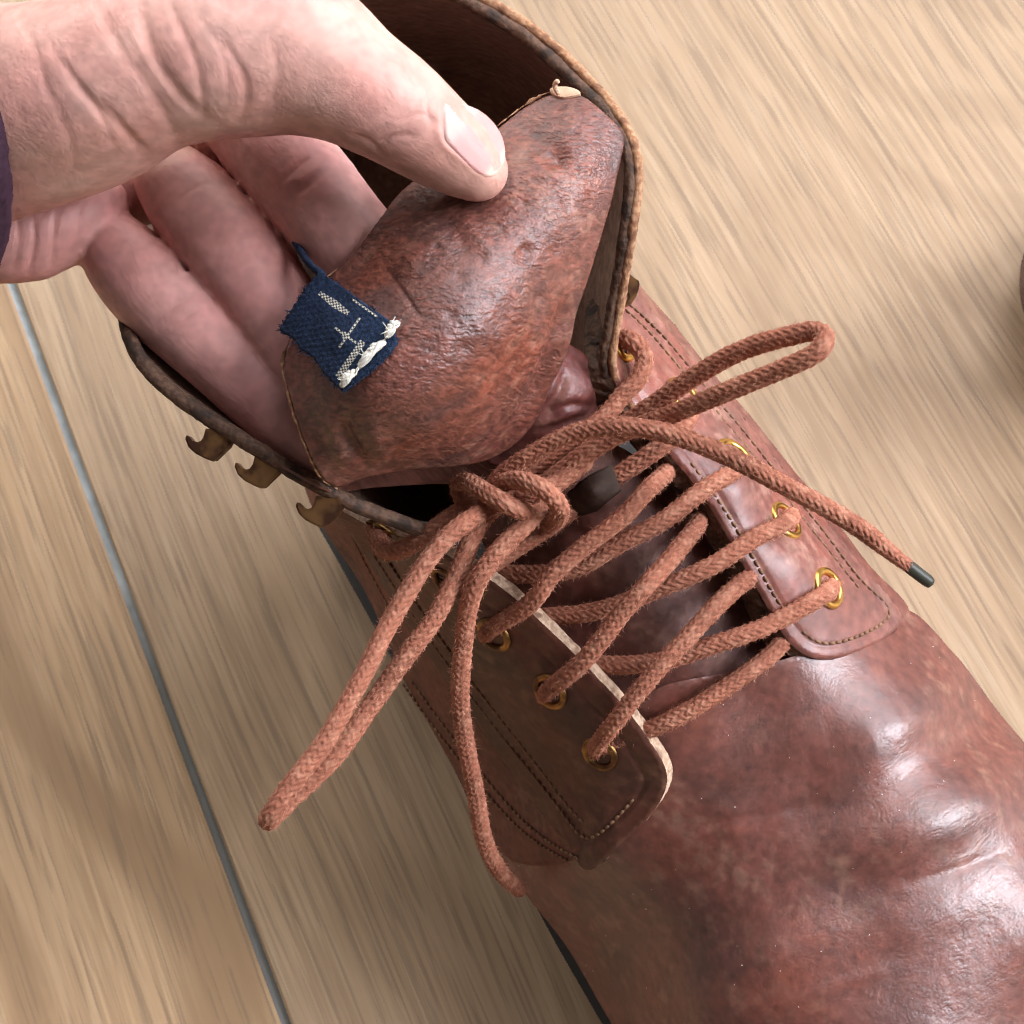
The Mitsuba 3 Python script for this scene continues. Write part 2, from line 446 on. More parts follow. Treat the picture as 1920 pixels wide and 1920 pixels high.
# ------------------------------------------------------------------ boot: shaft interior and rims
Z_LIN = field([(700, -60, 156), (880, -10, 152), (1000, 50, 149), (1110, 150, 147), (1165, 260, 146), (1180, 400, 139), (1155, 560, 128), (1135, 680, 119),
               (960, 130, 104), (1060, 250, 97), (900, 300, 66), (850, 120, 96), (1080, 400, 100), (800, 500, 70), (1000, 550, 88), (1080, 650, 98), (900, 900, 30), (800, 920, 32), (720, 915, 52), (1000, 800, 62), (1000, 940, 42),
               (240, 630, 138), (330, 735, 139), (450, 815, 137), (570, 890, 132), (640, 925, 122), (500, 600, 85), (600, 750, 80), (400, 300, 110), (215, 540, 122), (215, 400, 122), (300, 270, 120), (450, -40, 150)])
LIN = [(450, -90), (700, -90), (866, -16), (988, 52), (1096, 152), (1158, 262), (1186, 340), (1175, 430), (1152, 560), (1136, 690), (1110, 760), (1050, 850), (950, 935), (800, 975), (700, 940), (640, 925), (570, 895), (450, 822), (330, 742), (245, 645), (218, 545), (215, 400), (300, 270), (420, 100)]
top, side, rim = sheet(LIN, Z_LIN, 8, .5, .2, lambda v, q, d: .8*fb(v, 70, 3)+.15*fb(v, 500, 3))
add('boot__lining', top, 'lining_leather')
add('boot__shaft', side, 'vamp_leather')


def rim_strip(pts, r, flat=None, seed=0, bump=.5):
    c = spline([P(*q) for q in pts], .0006)
    c = c + .0004*np.stack([fb(c, 220, 2, seed+i) for i in range(3)], 1)
    rad = np.interp(np.linspace(0, 1, len(c)), np.linspace(0, 1, len(r)), np.array(r)/1000)
    v, f = tube(c, rad, 22, flat=flat)
    n = vnormals(v, f)
    return v + n*(bump*fb(v, 900, 3, seed)+bump*.8*fb(v, 300, 2, seed+3))[:, None]/1000, f


RIMR = [(640, -110, 158), (760, -70, 156), (890, -6, 153), (1000, 62, 150), (1090, 142, 149), (1150, 208, 149), (1187, 275, 149), (1194, 335, 147), (1184, 430, 142), (1168, 530, 134), (1152, 620, 127), (1146, 690, 121), (1165, 735, 117), (1205, 800, 113)]
def shift(pts, dx, dy, dz): return [(x+dx*(1 if y < 330 else .9), y+dy*max(0, min(1, (330-y)/200)), z+dz) for x, y, z in pts]
add('boot__shaft_edge', rim_strip(shift(RIMR, 3, -4, 0), [1.15, 1.15, 1.1, 1.1, 1.0, .95, .9, .9, .85, .85, .85], seed=1, bump=.3), 'edge_orange')
add('boot__lining_edge', rim_strip(shift(RIMR, -13, 9, -.3), [1.35, 1.35, 1.35, 1.3, 1.3, 1.2, 1.2, 1.2, 1.1, 1.1, 1.0], seed=9, bump=.6), 'edge_dark')
RIML = [(236, 545, 136), (236, 600, 139), (248, 645, 140.5), (270, 684, 141), (335, 745, 140), (440, 815, 138), (545, 880, 133), (620, 922, 127), (705, 962, 121), (775, 988, 117), (815, 1005, 113)]
add('boot__shaft_edge_001', rim_strip(RIML, [1.45, 1.5, 1.5, 1.5, 1.5, 1.5, 1.5, 1.5], seed=5, bump=.3), 'edge_dark')


def wall(pts, drop, inx, name, bsdf, pw=2.0):
    c = spline([P(*q) for q in pts], .0012)
    rows = np.linspace(0, 1, 30)
    g = np.stack([c + np.array(inx)*t**pw + np.array([0, 0, -drop])*t for t in rows])
    nr, nc = g.shape[:2]
    i, j = np.meshgrid(np.arange(nr-1), np.arange(nc-1), indexing='ij')
    a = (i*nc+j).ravel()
    f = np.vstack([np.stack([a, a+1, a+nc+1], 1), np.stack([a, a+nc+1, a+nc], 1)])
    v = g.reshape(-1, 3)
    v = v + .0006*fb(v, 80, 3)[:, None]*vnormals(v, f)
    add(name, (v, f), bsdf)


wall([(300, 560, 128), (236, 622, 137), (262, 680, 139), (335, 752, 138), (440, 822, 136), (545, 888, 131), (618, 930, 124)], .105, (.044, .032, 0), 'boot__flap', 'quarter_leather', .9)
# row of heavy stitches standing out along the left flap's edge
st = []
cl = spline([P(*q) for q in [(250, 664, 139.5), (298, 717, 139.5), (350, 766, 138.5), (404, 803, 137.5), (462, 840, 135.5)]], .0021)
for k in range(len(cl)-1):
    a, b = cl[k], cl[k+1]
    st.append(tube(np.linspace(a+(b-a)*.12, b-(b-a)*.12, 5), np.array([.4, .65, .72, .65, .4])/1000, 8))
add('boot__stitching', cat(st), 'edge_dark', kind='stuff')

# ------------------------------------------------------------------ boot: facings
Z_FL = field([(800, 1003, 113), (930, 1090, 108), (1060, 1210, 100), (1170, 1325, 92), (1246, 1450, 81), (1200, 1545, 71), (1100, 1632, 58), (1000, 1500, 55), (890, 1350, 62),
              (760, 1180, 70), (690, 1020, 80), (640, 960, 100), (900, 1200, 92), (1020, 1340, 84), (1110, 1440, 77), (1130, 1540, 69), (700, 975, 108), (780, 1060, 98)])
FL = [(606, 944), (692, 990), (790, 1020), (862, 1060), (930, 1100), (1060, 1216), (1170, 1330), (1222, 1400), (1247, 1448), (1243, 1490), (1205, 1545), (1150, 1597), (1100, 1634), (1068, 1600), (1000, 1512), (890, 1360), (800, 1232), (720, 1110), (650, 1000)]
top, side, rim = sheet(FL, Z_FL, 5, 3.0, .5, lambda v, q, d: .5*fb(v, 70, 3)+.12*fb(v, 450, 3)-.35*np.exp(-((d-4.2)/.5)**2), rough=.5)
add('boot__facing', top, 'shaded_worn_leather', label='worn eyelet facing with shade put into its dark brown colour')
add('boot__facing__cut_edge', side, 'edge_tan')
Z_FR = field([(1150, 690, 121), (1210, 800, 113), (1270, 860, 110), (1340, 960, 105), (1400, 1060, 99), (1450, 1150, 93), (1500, 1212, 87), (1560, 1235, 82), (1640, 1205, 74),
              (1695, 1155, 66), (1640, 1075, 70), (1560, 975, 75), (1480, 878, 82), (1400, 778, 90), (1320, 688, 97), (1250, 602, 104), (1180, 540, 114), (1400, 900, 103), (1500, 1040, 93), (1570, 1130, 84), (1280, 740, 109)])
FR = [(1160, 540), (1185, 538), (1250, 606), (1320, 692), (1400, 783), (1480, 884), (1560, 984), (1640, 1082), (1692, 1148), (1690, 1172), (1640, 1210), (1580, 1233), (1535, 1235), (1500, 1220), (1468, 1185), (1436, 1130), (1396, 1060), (1338, 960), (1272, 868), (1212, 802), (1170, 738), (1150, 690), (1152, 620)]
top, side, rim = sheet(FR, Z_FR, 5, 5.0, .7, lambda v, q, d: .5*fb(v, 70, 3)+.12*fb(v, 450, 3)-.3*np.exp(-((d-2.6)/.45)**2), rough=1.1, seed=4, rows=9, flare=-RT*.0022-UP*.0006)
add('boot__facing_001', top, 'lit_facing_leather', label='eyelet facing with light put into its pinkish brown colour, gold eyelets')
add('boot__facing_001__cut_edge', side, 'edge_dark')


def stitch_row(pts, zf, lift=-.02, pitch=1.75, r=.34, gap=.3, name='boot__stitching'):
    c2 = spline(pts, 2.0)
    z = zf(c2[:, 0], c2[:, 1])+lift
    c = P(c2[:, 0], c2[:, 1], z)
    s = np.r_[0, np.cumsum(np.linalg.norm(np.diff(c, axis=0), axis=1))]
    out = []
    for k in range(int(s[-1]/(pitch/1000))):
        u = np.linspace((k+gap/2)*pitch, (k+1-gap/2)*pitch, 5)/1000
        q = np.stack([np.interp(u, s, c[:, i]) for i in range(3)], 1)
        q[:, 2] += np.array([-.0002, .0001, .00018, .0001, -.0002])
        out.append(tube(q, np.array([.6, 1, 1, 1, .6])*r/1000, 7))
    add(numbered(name), cat(out), 'thread', kind='stuff')


USED['boot__stitching'] = 0
def off(pts, dx, dy): return [(x+dx, y+dy) for x, y in pts]
rowB = [(700, 1040), (800, 1190), (890, 1315), (1000, 1455), (1065, 1540), (1100, 1572), (1150, 1540), (1195, 1490)]
stitch_row(rowB, Z_FL)
stitch_row([(712, 1030), (812, 1178), (902, 1302), (1012, 1442), (1078, 1528), (1104, 1550)], Z_FL)
rowA = [(770, 1275), (850, 1385), (935, 1490), (1010, 1565), (1085, 1612)]
zA = lambda x, y: Z_BODY(x, y)+1.7
stitch_row(rowA, zA); stitch_row(off(rowA, -16, 6), zA)
rowR = [(1178, 568), (1240, 625), (1312, 712), (1392, 805), (1470, 903), (1550, 1003), (1628, 1100), (1668, 1148), (1640, 1178), (1590, 1200), (1540, 1205), (1500, 1180)]
stitch_row(rowR, Z_FR)
stitch_row([(1172, 578), (1230, 636), (1302, 724), (1382, 817), (1460, 915), (1540, 1015), (1615, 1108)], Z_FR)
stitch_row([(1482, 1160), (1455, 1120), (1415, 1050), (1352, 945), (1290, 860)], Z_FR)
stitch_row([(650, 985), (700, 1085), (745, 1165)], zA)

# ------------------------------------------------------------------ boot: tongue base (under the laces), keeper strip, gusset
Z_TB = field([(930, 930, 99), (1000, 880, 104), (1080, 840, 107), (1140, 830, 105), (1100, 950, 106), (1000, 1020, 101), (1250, 930, 99), (1200, 860, 102), (1200, 1080, 99), (1100, 1150, 94), (1320, 1060, 93), (1360, 1100, 89),
              (1280, 1220, 90), (1400, 1240, 82), (1220, 1330, 83.5), (1430, 1300, 80), (900, 1050, 92)])
TB = [(930, 900), (990, 860), (1060, 830), (1120, 820), (1190, 850), (1255, 900), (1310, 960), (1380, 1080), (1440, 1190), (1480, 1250), (1400, 1305), (1280, 1335), (1200, 1365), (1120, 1270), (1010, 1150), (920, 1060), (900, 960)]
tb_d = folds([([(1150, 1250), (1230, 1230), (1330, 1180)], .8, 26), ([(1150, 1010), (1180, 950), (1220, 880)], 1.0, 26), ([(1000, 990), (1090, 1000), (1120, 1060)], -.9, 20)])
top, side, rim = sheet(TB, Z_TB, 5, 2.0, .6, lambda v, q, d: tb_d(q)+1.2*fb(v, 90, 4)+.35*fb(v, 420, 3), rough=.3)
add('boot__tongue_base', top, 'dark_leather', label='dark creased lower tongue leather behind the lacing')
add('boot__tongue_base__cut_edge', side, 'edge_dark')
KP = [(1060, 925), (1100, 890), (1148, 868), (1168, 920), (1120, 962), (1078, 972)]
kz = field([(1060, 925, 113), (1100, 890, 116.0), (1148, 868, 114.5), (1168, 920, 113), (1120, 962, 111), (1078, 972, 109), (1112, 922, 117.0)])
top, side, rim = sheet(KP, kz, 4, 1.6, .4, curve=False, rough=.2)
add('boot__lace_keeper', cat([top, side]), 'keeper_leather', label='short black leather lace keeper loop on the tongue')
GS = [(1000, 690), (1050, 640), (1085, 650), (1112, 674), (1140, 722), (1140, 760), (1095, 800), (1030, 845), (950, 880), (905, 860), (950, 780)]
gz = field([(1050, 640, 124), (1085, 652, 120), (1140, 722, 114), (1140, 760, 111), (1095, 800, 114), (1030, 845, 113), (950, 880, 109), (905, 860, 112), (950, 780, 121), (1000, 690, 127), (1085, 720, 120.5), (1045, 780, 119.5), (1040, 720, 124), (1115, 745, 116.5), (1000, 810, 117)])
g_f = folds([([(1020, 800), (1060, 765), (1110, 760)], -.9, 9), ([(1000, 810), (1050, 800), (1100, 775)], -.8, 8), ([(1060, 690), (1050, 740), (1010, 790)], -1.2, 10)])
top, side, rim = sheet(GS, gz, 3, 2.0, 1.2, lambda v, q, d: g_f(q)+.5*fb(v, 200, 3)+.12*fb(v, 900, 2))
add('boot__gusset', cat([top, side]), 'gusset_leather', label='glossy bulging gusset fold beside the tongue')

# ------------------------------------------------------------------ boot: tongue
Z_TG = field([(1060, 168, 154), (1120, 195, 154), (1172, 250, 151), (1165, 330, 149), (1140, 420, 146), (1110, 510, 142), (1080, 600, 137), (1060, 670, 132), (1035, 730, 128), (1000, 800, 123),
              (940, 856, 122), (850, 884, 126), (740, 894, 131), (640, 914, 134), (605, 895, 139), (565, 810, 146), (532, 700, 149), (545, 640, 151), (600, 540, 152), (660, 470, 153), (740, 372, 154), (850, 290, 154), (930, 240, 154), (1000, 185, 154),
              (1060, 270, 157), (960, 330, 158), (1050, 420, 155), (900, 420, 160), (780, 450, 160), (820, 560, 163), (960, 520, 158), (680, 580, 159), (620, 680, 157.5), (760, 680, 161.5), (900, 660, 156), (1000, 620, 148), (660, 780, 154), (780, 790, 151), (900, 770, 143), (980, 720, 138), (700, 850, 143), (620, 820, 147), (850, 840, 136)], .02)
TG = [(1048, 168), (1085, 172), (1120, 194), (1150, 222), (1172, 250), (1170, 292), (1150, 380), (1120, 480), (1085, 585), (1064, 660), (1040, 720), (1018, 775), (975, 830), (910, 868), (820, 884), (740, 892), (670, 906), (632, 916), (606, 900), (578, 850), (552, 780), (532, 712), (531, 675), (545, 635), (575, 570), (620, 512), (662, 470), (720, 395), (760, 350), (850, 290), (930, 240), (962, 213), (1003, 185)]
tg_f = folds([([(648, 770), (650, 810), (680, 860), (690, 890)], -1.6, 11), ([(622, 760), (630, 820), (655, 880)], 1.2, 16), ([(690, 780), (710, 830), (730, 870)], .7, 18), ([(960, 230), (1020, 265), (1060, 300), (1080, 330)], -1.3, 22),
              ([(790, 600), (750, 540), (720, 500)], -.5, 5), ([(745, 520), (800, 470), (860, 440)], 1.2, 30), ([(850, 400), (890, 440), (930, 500)], 1.0, 22), ([(1000, 500), (1010, 580), (990, 650)], -.6, 14),
              ([(1020, 280), (1045, 315)], -.9, 22), ([(975, 460), (1000, 490)], -.7, 20), ([(880, 620), (960, 640)], .6, 20), ([(1062, 550), (1038, 635), (1010, 712), (972, 778)], -1.5, 13), ([(1075, 590), (1052, 665), (1025, 735)], .6, 10)])


PITS = [(985, 468, 13, .7), (1000, 282, 14, .6), (1048, 300, 12, .7), (1078, 250, 10, .4), (872, 650, 13, .5), (846, 592, 12, .45), (905, 700, 14, .4), (960, 690, 12, .4), (1012, 560, 12, .5), (930, 540, 11, .4),
        (1040, 470, 10, .4), (905, 480, 12, .45), (820, 470, 14, .5), (770, 450, 12, .4), (730, 520, 12, .35), (860, 520, 13, .4), (1060, 380, 12, .4), (980, 380, 11, .35), (760, 640, 12, .3), (1000, 640, 10, .4)]


def pits(q):
    return -sum(a*np.exp(-((q[:, 0]-x)**2+(q[:, 1]-y)**2)/r**2) for x, y, r, a in PITS)


def crinkle(v, seed):
    """fine broken wrinkles of shrunken leather, running mostly across the tongue, in mm"""
    w = np.stack([fb(v, 120, 2, seed+i) for i in range(3)], 1)*.006
    q = (v+w)
    a = np.array([.55, -.45, .3]); a /= np.linalg.norm(a)
    q = q*1.0 - (q @ a)[:, None]*a*.55
    r = 1-2.4*np.abs(fb(q, 950, 3, seed+7))
    return r


def tg_disp(v, q, d):
    k = .35+.65*np.clip(.5+2.2*fb(v, 55, 2, 3), 0, 1)
    return .7*pits(q)+.75*tg_f(q)+1.0*fb(v, 70, 3, 11)+.32*fb(v, 220, 3, 12)+k*.05*crinkle(v, 20)


top, side, rim = sheet(TG, Z_TG, 2.6, 1.8, .7, tg_disp, rough=.3, rows=5)
add('boot__tongue', top, 'tongue_leather', label='crinkled reddish brown tongue pulled up by the hand')
add('boot__tongue__cut_edge', side, 'edge_orange')
for pts in ([(640, 500), (598, 535), (560, 600), (541, 642), (531, 675), (533, 712), (552, 780), (579, 850), (607, 900), (632, 917)], [(925, 243), (962, 213), (1003, 185), (1040, 170)]):
    pz = np.array(pts, float)
    add(numbered('boot__tongue__crumbled_edge'), rim_strip([(x, y, float(Z_TG(np.array(x), np.array(y)))-.7) for x, y in pz], [.05, .22, .14, .26, .08], seed=14, bump=1.2), 'edge_orange')
tip = [(1030, 166), (1050, 160), (1078, 164), (1088, 172), (1070, 178), (1045, 178)]
top, side, rim = sheet(tip, lambda x, y: Z_TG(x, y)+.6, 3, 1.0, .3, lambda v, q, d: .3*fb(v, 900, 3))
tw = tube(spline([P(1048, 176, 156), P(1040, 160, 157), P(1046, 152, 158)], .0005), .0005, 7)
add('boot__tongue__torn_tip', cat([top, side, tw]), 'raw_tip', label='pale torn scrap at the top of the tongue')

# fabric tab with woven pattern (uv = cm across and along the tab)
TAB = [(598, 506), (640, 536), (690, 572), (736, 603), (744, 640), (722, 668), (688, 700), (640, 733), (606, 700), (585, 668), (562, 655), (550, 636), (521, 618), (540, 585), (568, 545)]
A0, AX, AY = np.array([598.0, 506]), np.array([136.0, 97]), np.array([-78.0, 112])
inv = np.linalg.inv(np.stack([AX, AY], 1))


def tab_disp(v, q, d):
    uv = (q-A0) @ inv.T
    x, y = uv[:, 0]*46, uv[:, 1]*38
    return .16*np.sin(np.pi*x)*np.sin(np.pi*y)*np.sign(np.sin(np.pi*(x+y)/2+.3))+.5*fb(v, 180, 2)


tabz = field([(598, 506, 154.0), (640, 536, 156), (690, 572, 161.5), (736, 603, 162.8), (744, 640, 163), (688, 700, 162), (640, 733, 160), (585, 668, 157), (521, 618, 152.5), (568, 545, 154), (630, 620, 160.5)])
top, side, rim = sheet(TAB, tabz, 2.2, .7, .3, tab_disp, curve=False, rough=.3)
uvt = np.zeros((len(top[0]), 2))
uvt = (pix(top[0])-A0) @ inv.T


def tab_color(p, n, uv):
    x, y = uv.x, uv.y                       # 0..1 along the sewn-in width, 0..1 across
    wx, wy = x*46, y*38
    cell = dr.select(noise(dr.floor(wx)*7.3, dr.floor(wy)*5.1) > .5, 1.0, .8)
    check = (dr.floor(wx)+dr.floor(wy)) - 2*dr.floor((dr.floor(wx)+dr.floor(wy))/2)
    c = mix([.007, .013, .030], [.026, .045, .090], fbm(wx*1.0, wy*1.0, 0, 2))*cell
    def band(cx, cy, hx, hy): return dr.select((dr.abs(x-cx) < hx) & (dr.abs(y-cy) < hy), 1.0, 0.0)
    on = dr.maximum(band(.35, .255, .20, .055-.13*dr.abs(x-.36)), band(.67, .06, .17, .014))
    on = dr.maximum(on, dr.maximum(band(.665, .52, .15, .016), band(.685, .46, .013, .25)))
    on = dr.maximum(on, dr.maximum(band(.665, .53, .03, .045), band(.865, .75, .036, .30)))
    on = on*dr.select(check > .5, 1.0, .06)
    return mix(c, [.62, .58, .48], on)


mat('tab_cloth', tab_color, rough=.9, spec=.15, sheen=.5)
scene['boot__tongue__fabric_tab'] = mikit.ply(top, 'tab_cloth', smooth=True, uv=uvt)
labels['boot__tongue__fabric_tab'] = {'label': 'navy woven fabric tab with white cross pattern sewn on the tongue'}
mat('navy_edge', lambda p, n, uv: mix([.012, .018, .036], [.03, .045, .085], noise(p.x*1500, p.y*1500, p.z*1500)), rough=.95, spec=.1)
rng = np.random.default_rng(5)
fr = [side]
for k in range(230):                       # loose threads at the raw edges
    b = rim[rng.integers(len(rim))]
    q = pix(b)
    if ((q-A0) @ inv.T)[1] < .3 and rng.random() < .7:
        continue
    d = b-rim.mean(0); d /= np.linalg.norm(d)
    e = d+rng.normal(0, .55, 3); e /= np.linalg.norm(e)
    L = rng.uniform(.0003, .0008)
    fr.append(tube(np.stack([b, b+e*L*.5, b+e*L+rng.normal(0, .0002, 3)]), np.array([1, .9, .5])*.00011, 4))
add('boot__tongue__tab_edge', cat(fr), 'navy_edge')
back = [tube(spline([P(528, 405, 139), P(545, 437, 144), P(562, 468, 148), P(585, 500, 151), P(602, 512, 153)], .0008), .0009, 8, flat=(UP+RT, .8))]
add('boot__tongue__tab_cord', cat(back), 'navy_edge')
mat('white_yarn', lambda p, n, uv: mix([.75, .72, .64], [.50, .47, .40], noise(p.x*1800, p.y*1800, p.z*1800)), rough=.95, spec=.1)
wy = []
for (a, b) in (((642, 722), (666, 698)), ((675, 686), (720, 642)), ((726, 630), (746, 606))):
    pa, pb = P(*a, tabz(np.array(a[0]*1.0), np.array(a[1]*1.0))+.5), P(*b, tabz(np.array(b[0]*1.0), np.array(b[1]*1.0))+.5)
    c = np.linspace(pa, pb, 14)
    c[:, 2] += .0009*np.sin(np.linspace(0, np.pi, 14))
    for s in range(9):
        ph = s*2.4+np.linspace(0, 5.5, 14)
        tw_ = np.stack([np.cos(ph), np.sin(ph), .45*np.sin(ph*1.3)], 1)*(.00072*(.5+.5*((s*37) % 10)/10))*np.sin(np.linspace(.35, 2.8, 14))[:, None]
        wy.append(tube(c+tw_+.00022*np.stack([fb(c, 900, 2, s*3+i) for i in range(3)], 1), .00036, 6))
    for k in range(10):
        b0 = c[rng.integers(14)]
        e = rng.normal(0, 1, 3); e[2] = abs(e[2]); e /= np.linalg.norm(e)
        wy.append(tube(np.stack([b0, b0+e*.0009, b0+e*.0016+rng.normal(0, .0004, 3)]), np.array([1, .9, .5])*.00012, 4))
for k in range(0):
    a = P(*[(742, 655), (700, 708), (738, 662)][k], 163.5)
    e = np.array([.002, -.0006, .0005])
    wy.append(tube(np.stack([a, a+e*.5+rng.normal(0, .0003, 3), a+e+rng.normal(0, .0005, 3)]), .00025, 5))
add('boot__tongue__tab_stitch', cat(wy), 'white_yarn', label='thick white yarn stitches along the tab')

# ------------------------------------------------------------------ boot: eyelets and hooks


def ring(px, py, zf, ro=3.8, rt=.75, lift=.35, name='boot__eyelet', bsdf='brass', tilt=None):
    e = 14.0
    c = P(px, py, zf(np.array(px*1.0), np.array(py*1.0))+lift)
    a = P(px+e, py, zf(np.array(px+e), np.array(py*1.0))+lift)-P(px-e, py, zf(np.array(px-e), np.array(py*1.0))+lift)
    b = P(px, py+e, zf(np.array(px*1.0), np.array(py+e))+lift)-P(px, py-e, zf(np.array(px*1.0), np.array(py-e))+lift)
    n = np.cross(b, a); n /= np.linalg.norm(n)
    if n[2] < 0: n = -n
    if tilt is not None:
        n = n+np.array(tilt); n /= np.linalg.norm(n)
    u = a/np.linalg.norm(a); u = u-n*np.dot(u, n); u /= np.linalg.norm(u)
    w = np.cross(n, u)
    # rolled collar: profile turned round the axis n
    prof = np.array([(ro+.55, -.25), (ro+.45, .12), (ro+.1, .42), (ro-.4, .5), (ro-.85, .28), (ro-1.15, -.25), (ro-1.25, -1.2), (ro-1.3, -3.0)])/1000
    m = 40
    th = np.arange(m)*2*np.pi/m
    v = (c + prof[:, None, :1]*(np.cos(th)[None, :, None]*u+np.sin(th)[None, :, None]*w)+prof[:, None, 1:]*n).reshape(-1, 3)
    k = len(prof)
    i, j = np.meshgrid(np.arange(k-1), np.arange(m), indexing='ij')
    q = (i*m+j).ravel(); q2 = (i*m+(j+1) % m).ravel()
    f = np.vstack([np.stack([q, q2, q2+m], 1), np.stack([q, q2+m, q+m], 1)])
    key = numbered(name)
    add(key, (v, f), bsdf)
    hole_shade = c+n*(-.0004)
    dv = np.vstack([hole_shade[None], hole_shade+(np.cos(th)[:, None]*u+np.sin(th)[:, None]*w)*(ro-1.0)/1000])
    df = np.stack([np.zeros(m, int), 1+np.arange(m), 1+(np.arange(m)+1) % m], 1)
    add(key+'__hole_shade', (dv, df), 'hole_shade_mat')  # near-black disc standing in for the shade inside the eyelet
    return c, n


mat('hole_shade_mat', [.012, .008, .007], rough=.9, spec=.1)
for q in ((1555, 1102), (1475, 975), (1380, 852), (1283, 742)):
    ring(*q, Z_FR)
ring(1171, 650, Z_FR, ro=2.6)
for q in ((1124, 1415), (1030, 1298), (925, 1192), (835, 1092)):
    ring(*q, Z_FL, ro=3.5, bsdf='dark_brass')
ring(716, 992, Z_FL, ro=3.0, bsdf='dark_brass')


def hook(px, py, z, s=1.0, ang=0.0, depth=4.2):
    """speed hook: a stem out of the leather and a blade that curls back to a pointed lip"""
    o = np.array([(-6, -32), (-8, -24), (-10, -16), (-15, -9), (-22, -6), (-30, -9), (-37, -17), (-42, -20), (-44, -12), (-38, 3), (-25, 15), (-8, 24), (4, 29), (12, 28), (38, 3), (44, -8), (38, -30)], float)
    o = np.array(shapely.Polygon(o).buffer(-1.6, join_style='mitre').buffer(3.2).buffer(-1.6).segmentize(3).exterior.coords)[:-1]*[1, -1]*s/10
    ca, sa = math.cos(ang), math.sin(ang)
    o = np.stack([o[:, 0]*ca-o[:, 1]*sa, o[:, 0]*sa+o[:, 1]*ca], 1)
    pg = shapely.Polygon(o).buffer(0)
    c = P(px, py, z)
    out = []
    for inset, dz in ((.35, 0.0), (0.0, .35)):
        m = trimesh.creation.extrude_polygon(pg.buffer(-inset), depth-2*dz, engine='earcut')
        v = np.array(m.vertices); v[:, 2] -= (depth-2*dz)/2
        out.append((c + (RT*v[:, :1] + UP*v[:, 1:2] - FW*v[:, 2:3])/1000, m.faces))
    v, f = cat(out)
    add(numbered('boot__lace_hook'), trimesh.Trimesh(v, f, process=False), 'hook_brass', smooth=35)


mat('hook_brass', lambda p, n, uv: mix([.24, .12, .048], [.085, .036, .02], smoothstep(.35, .65, fbm(p.x*350, p.y*350, p.z*350, 3))), rough=.36, spec=.5, metallic=.75)
for px, py, z in ((394, 836, 136), (486, 887, 133), (600, 961, 125)):
    hook(px, py, z)
hook(1178, 541, 128, s=.75, ang=math.radians(100))

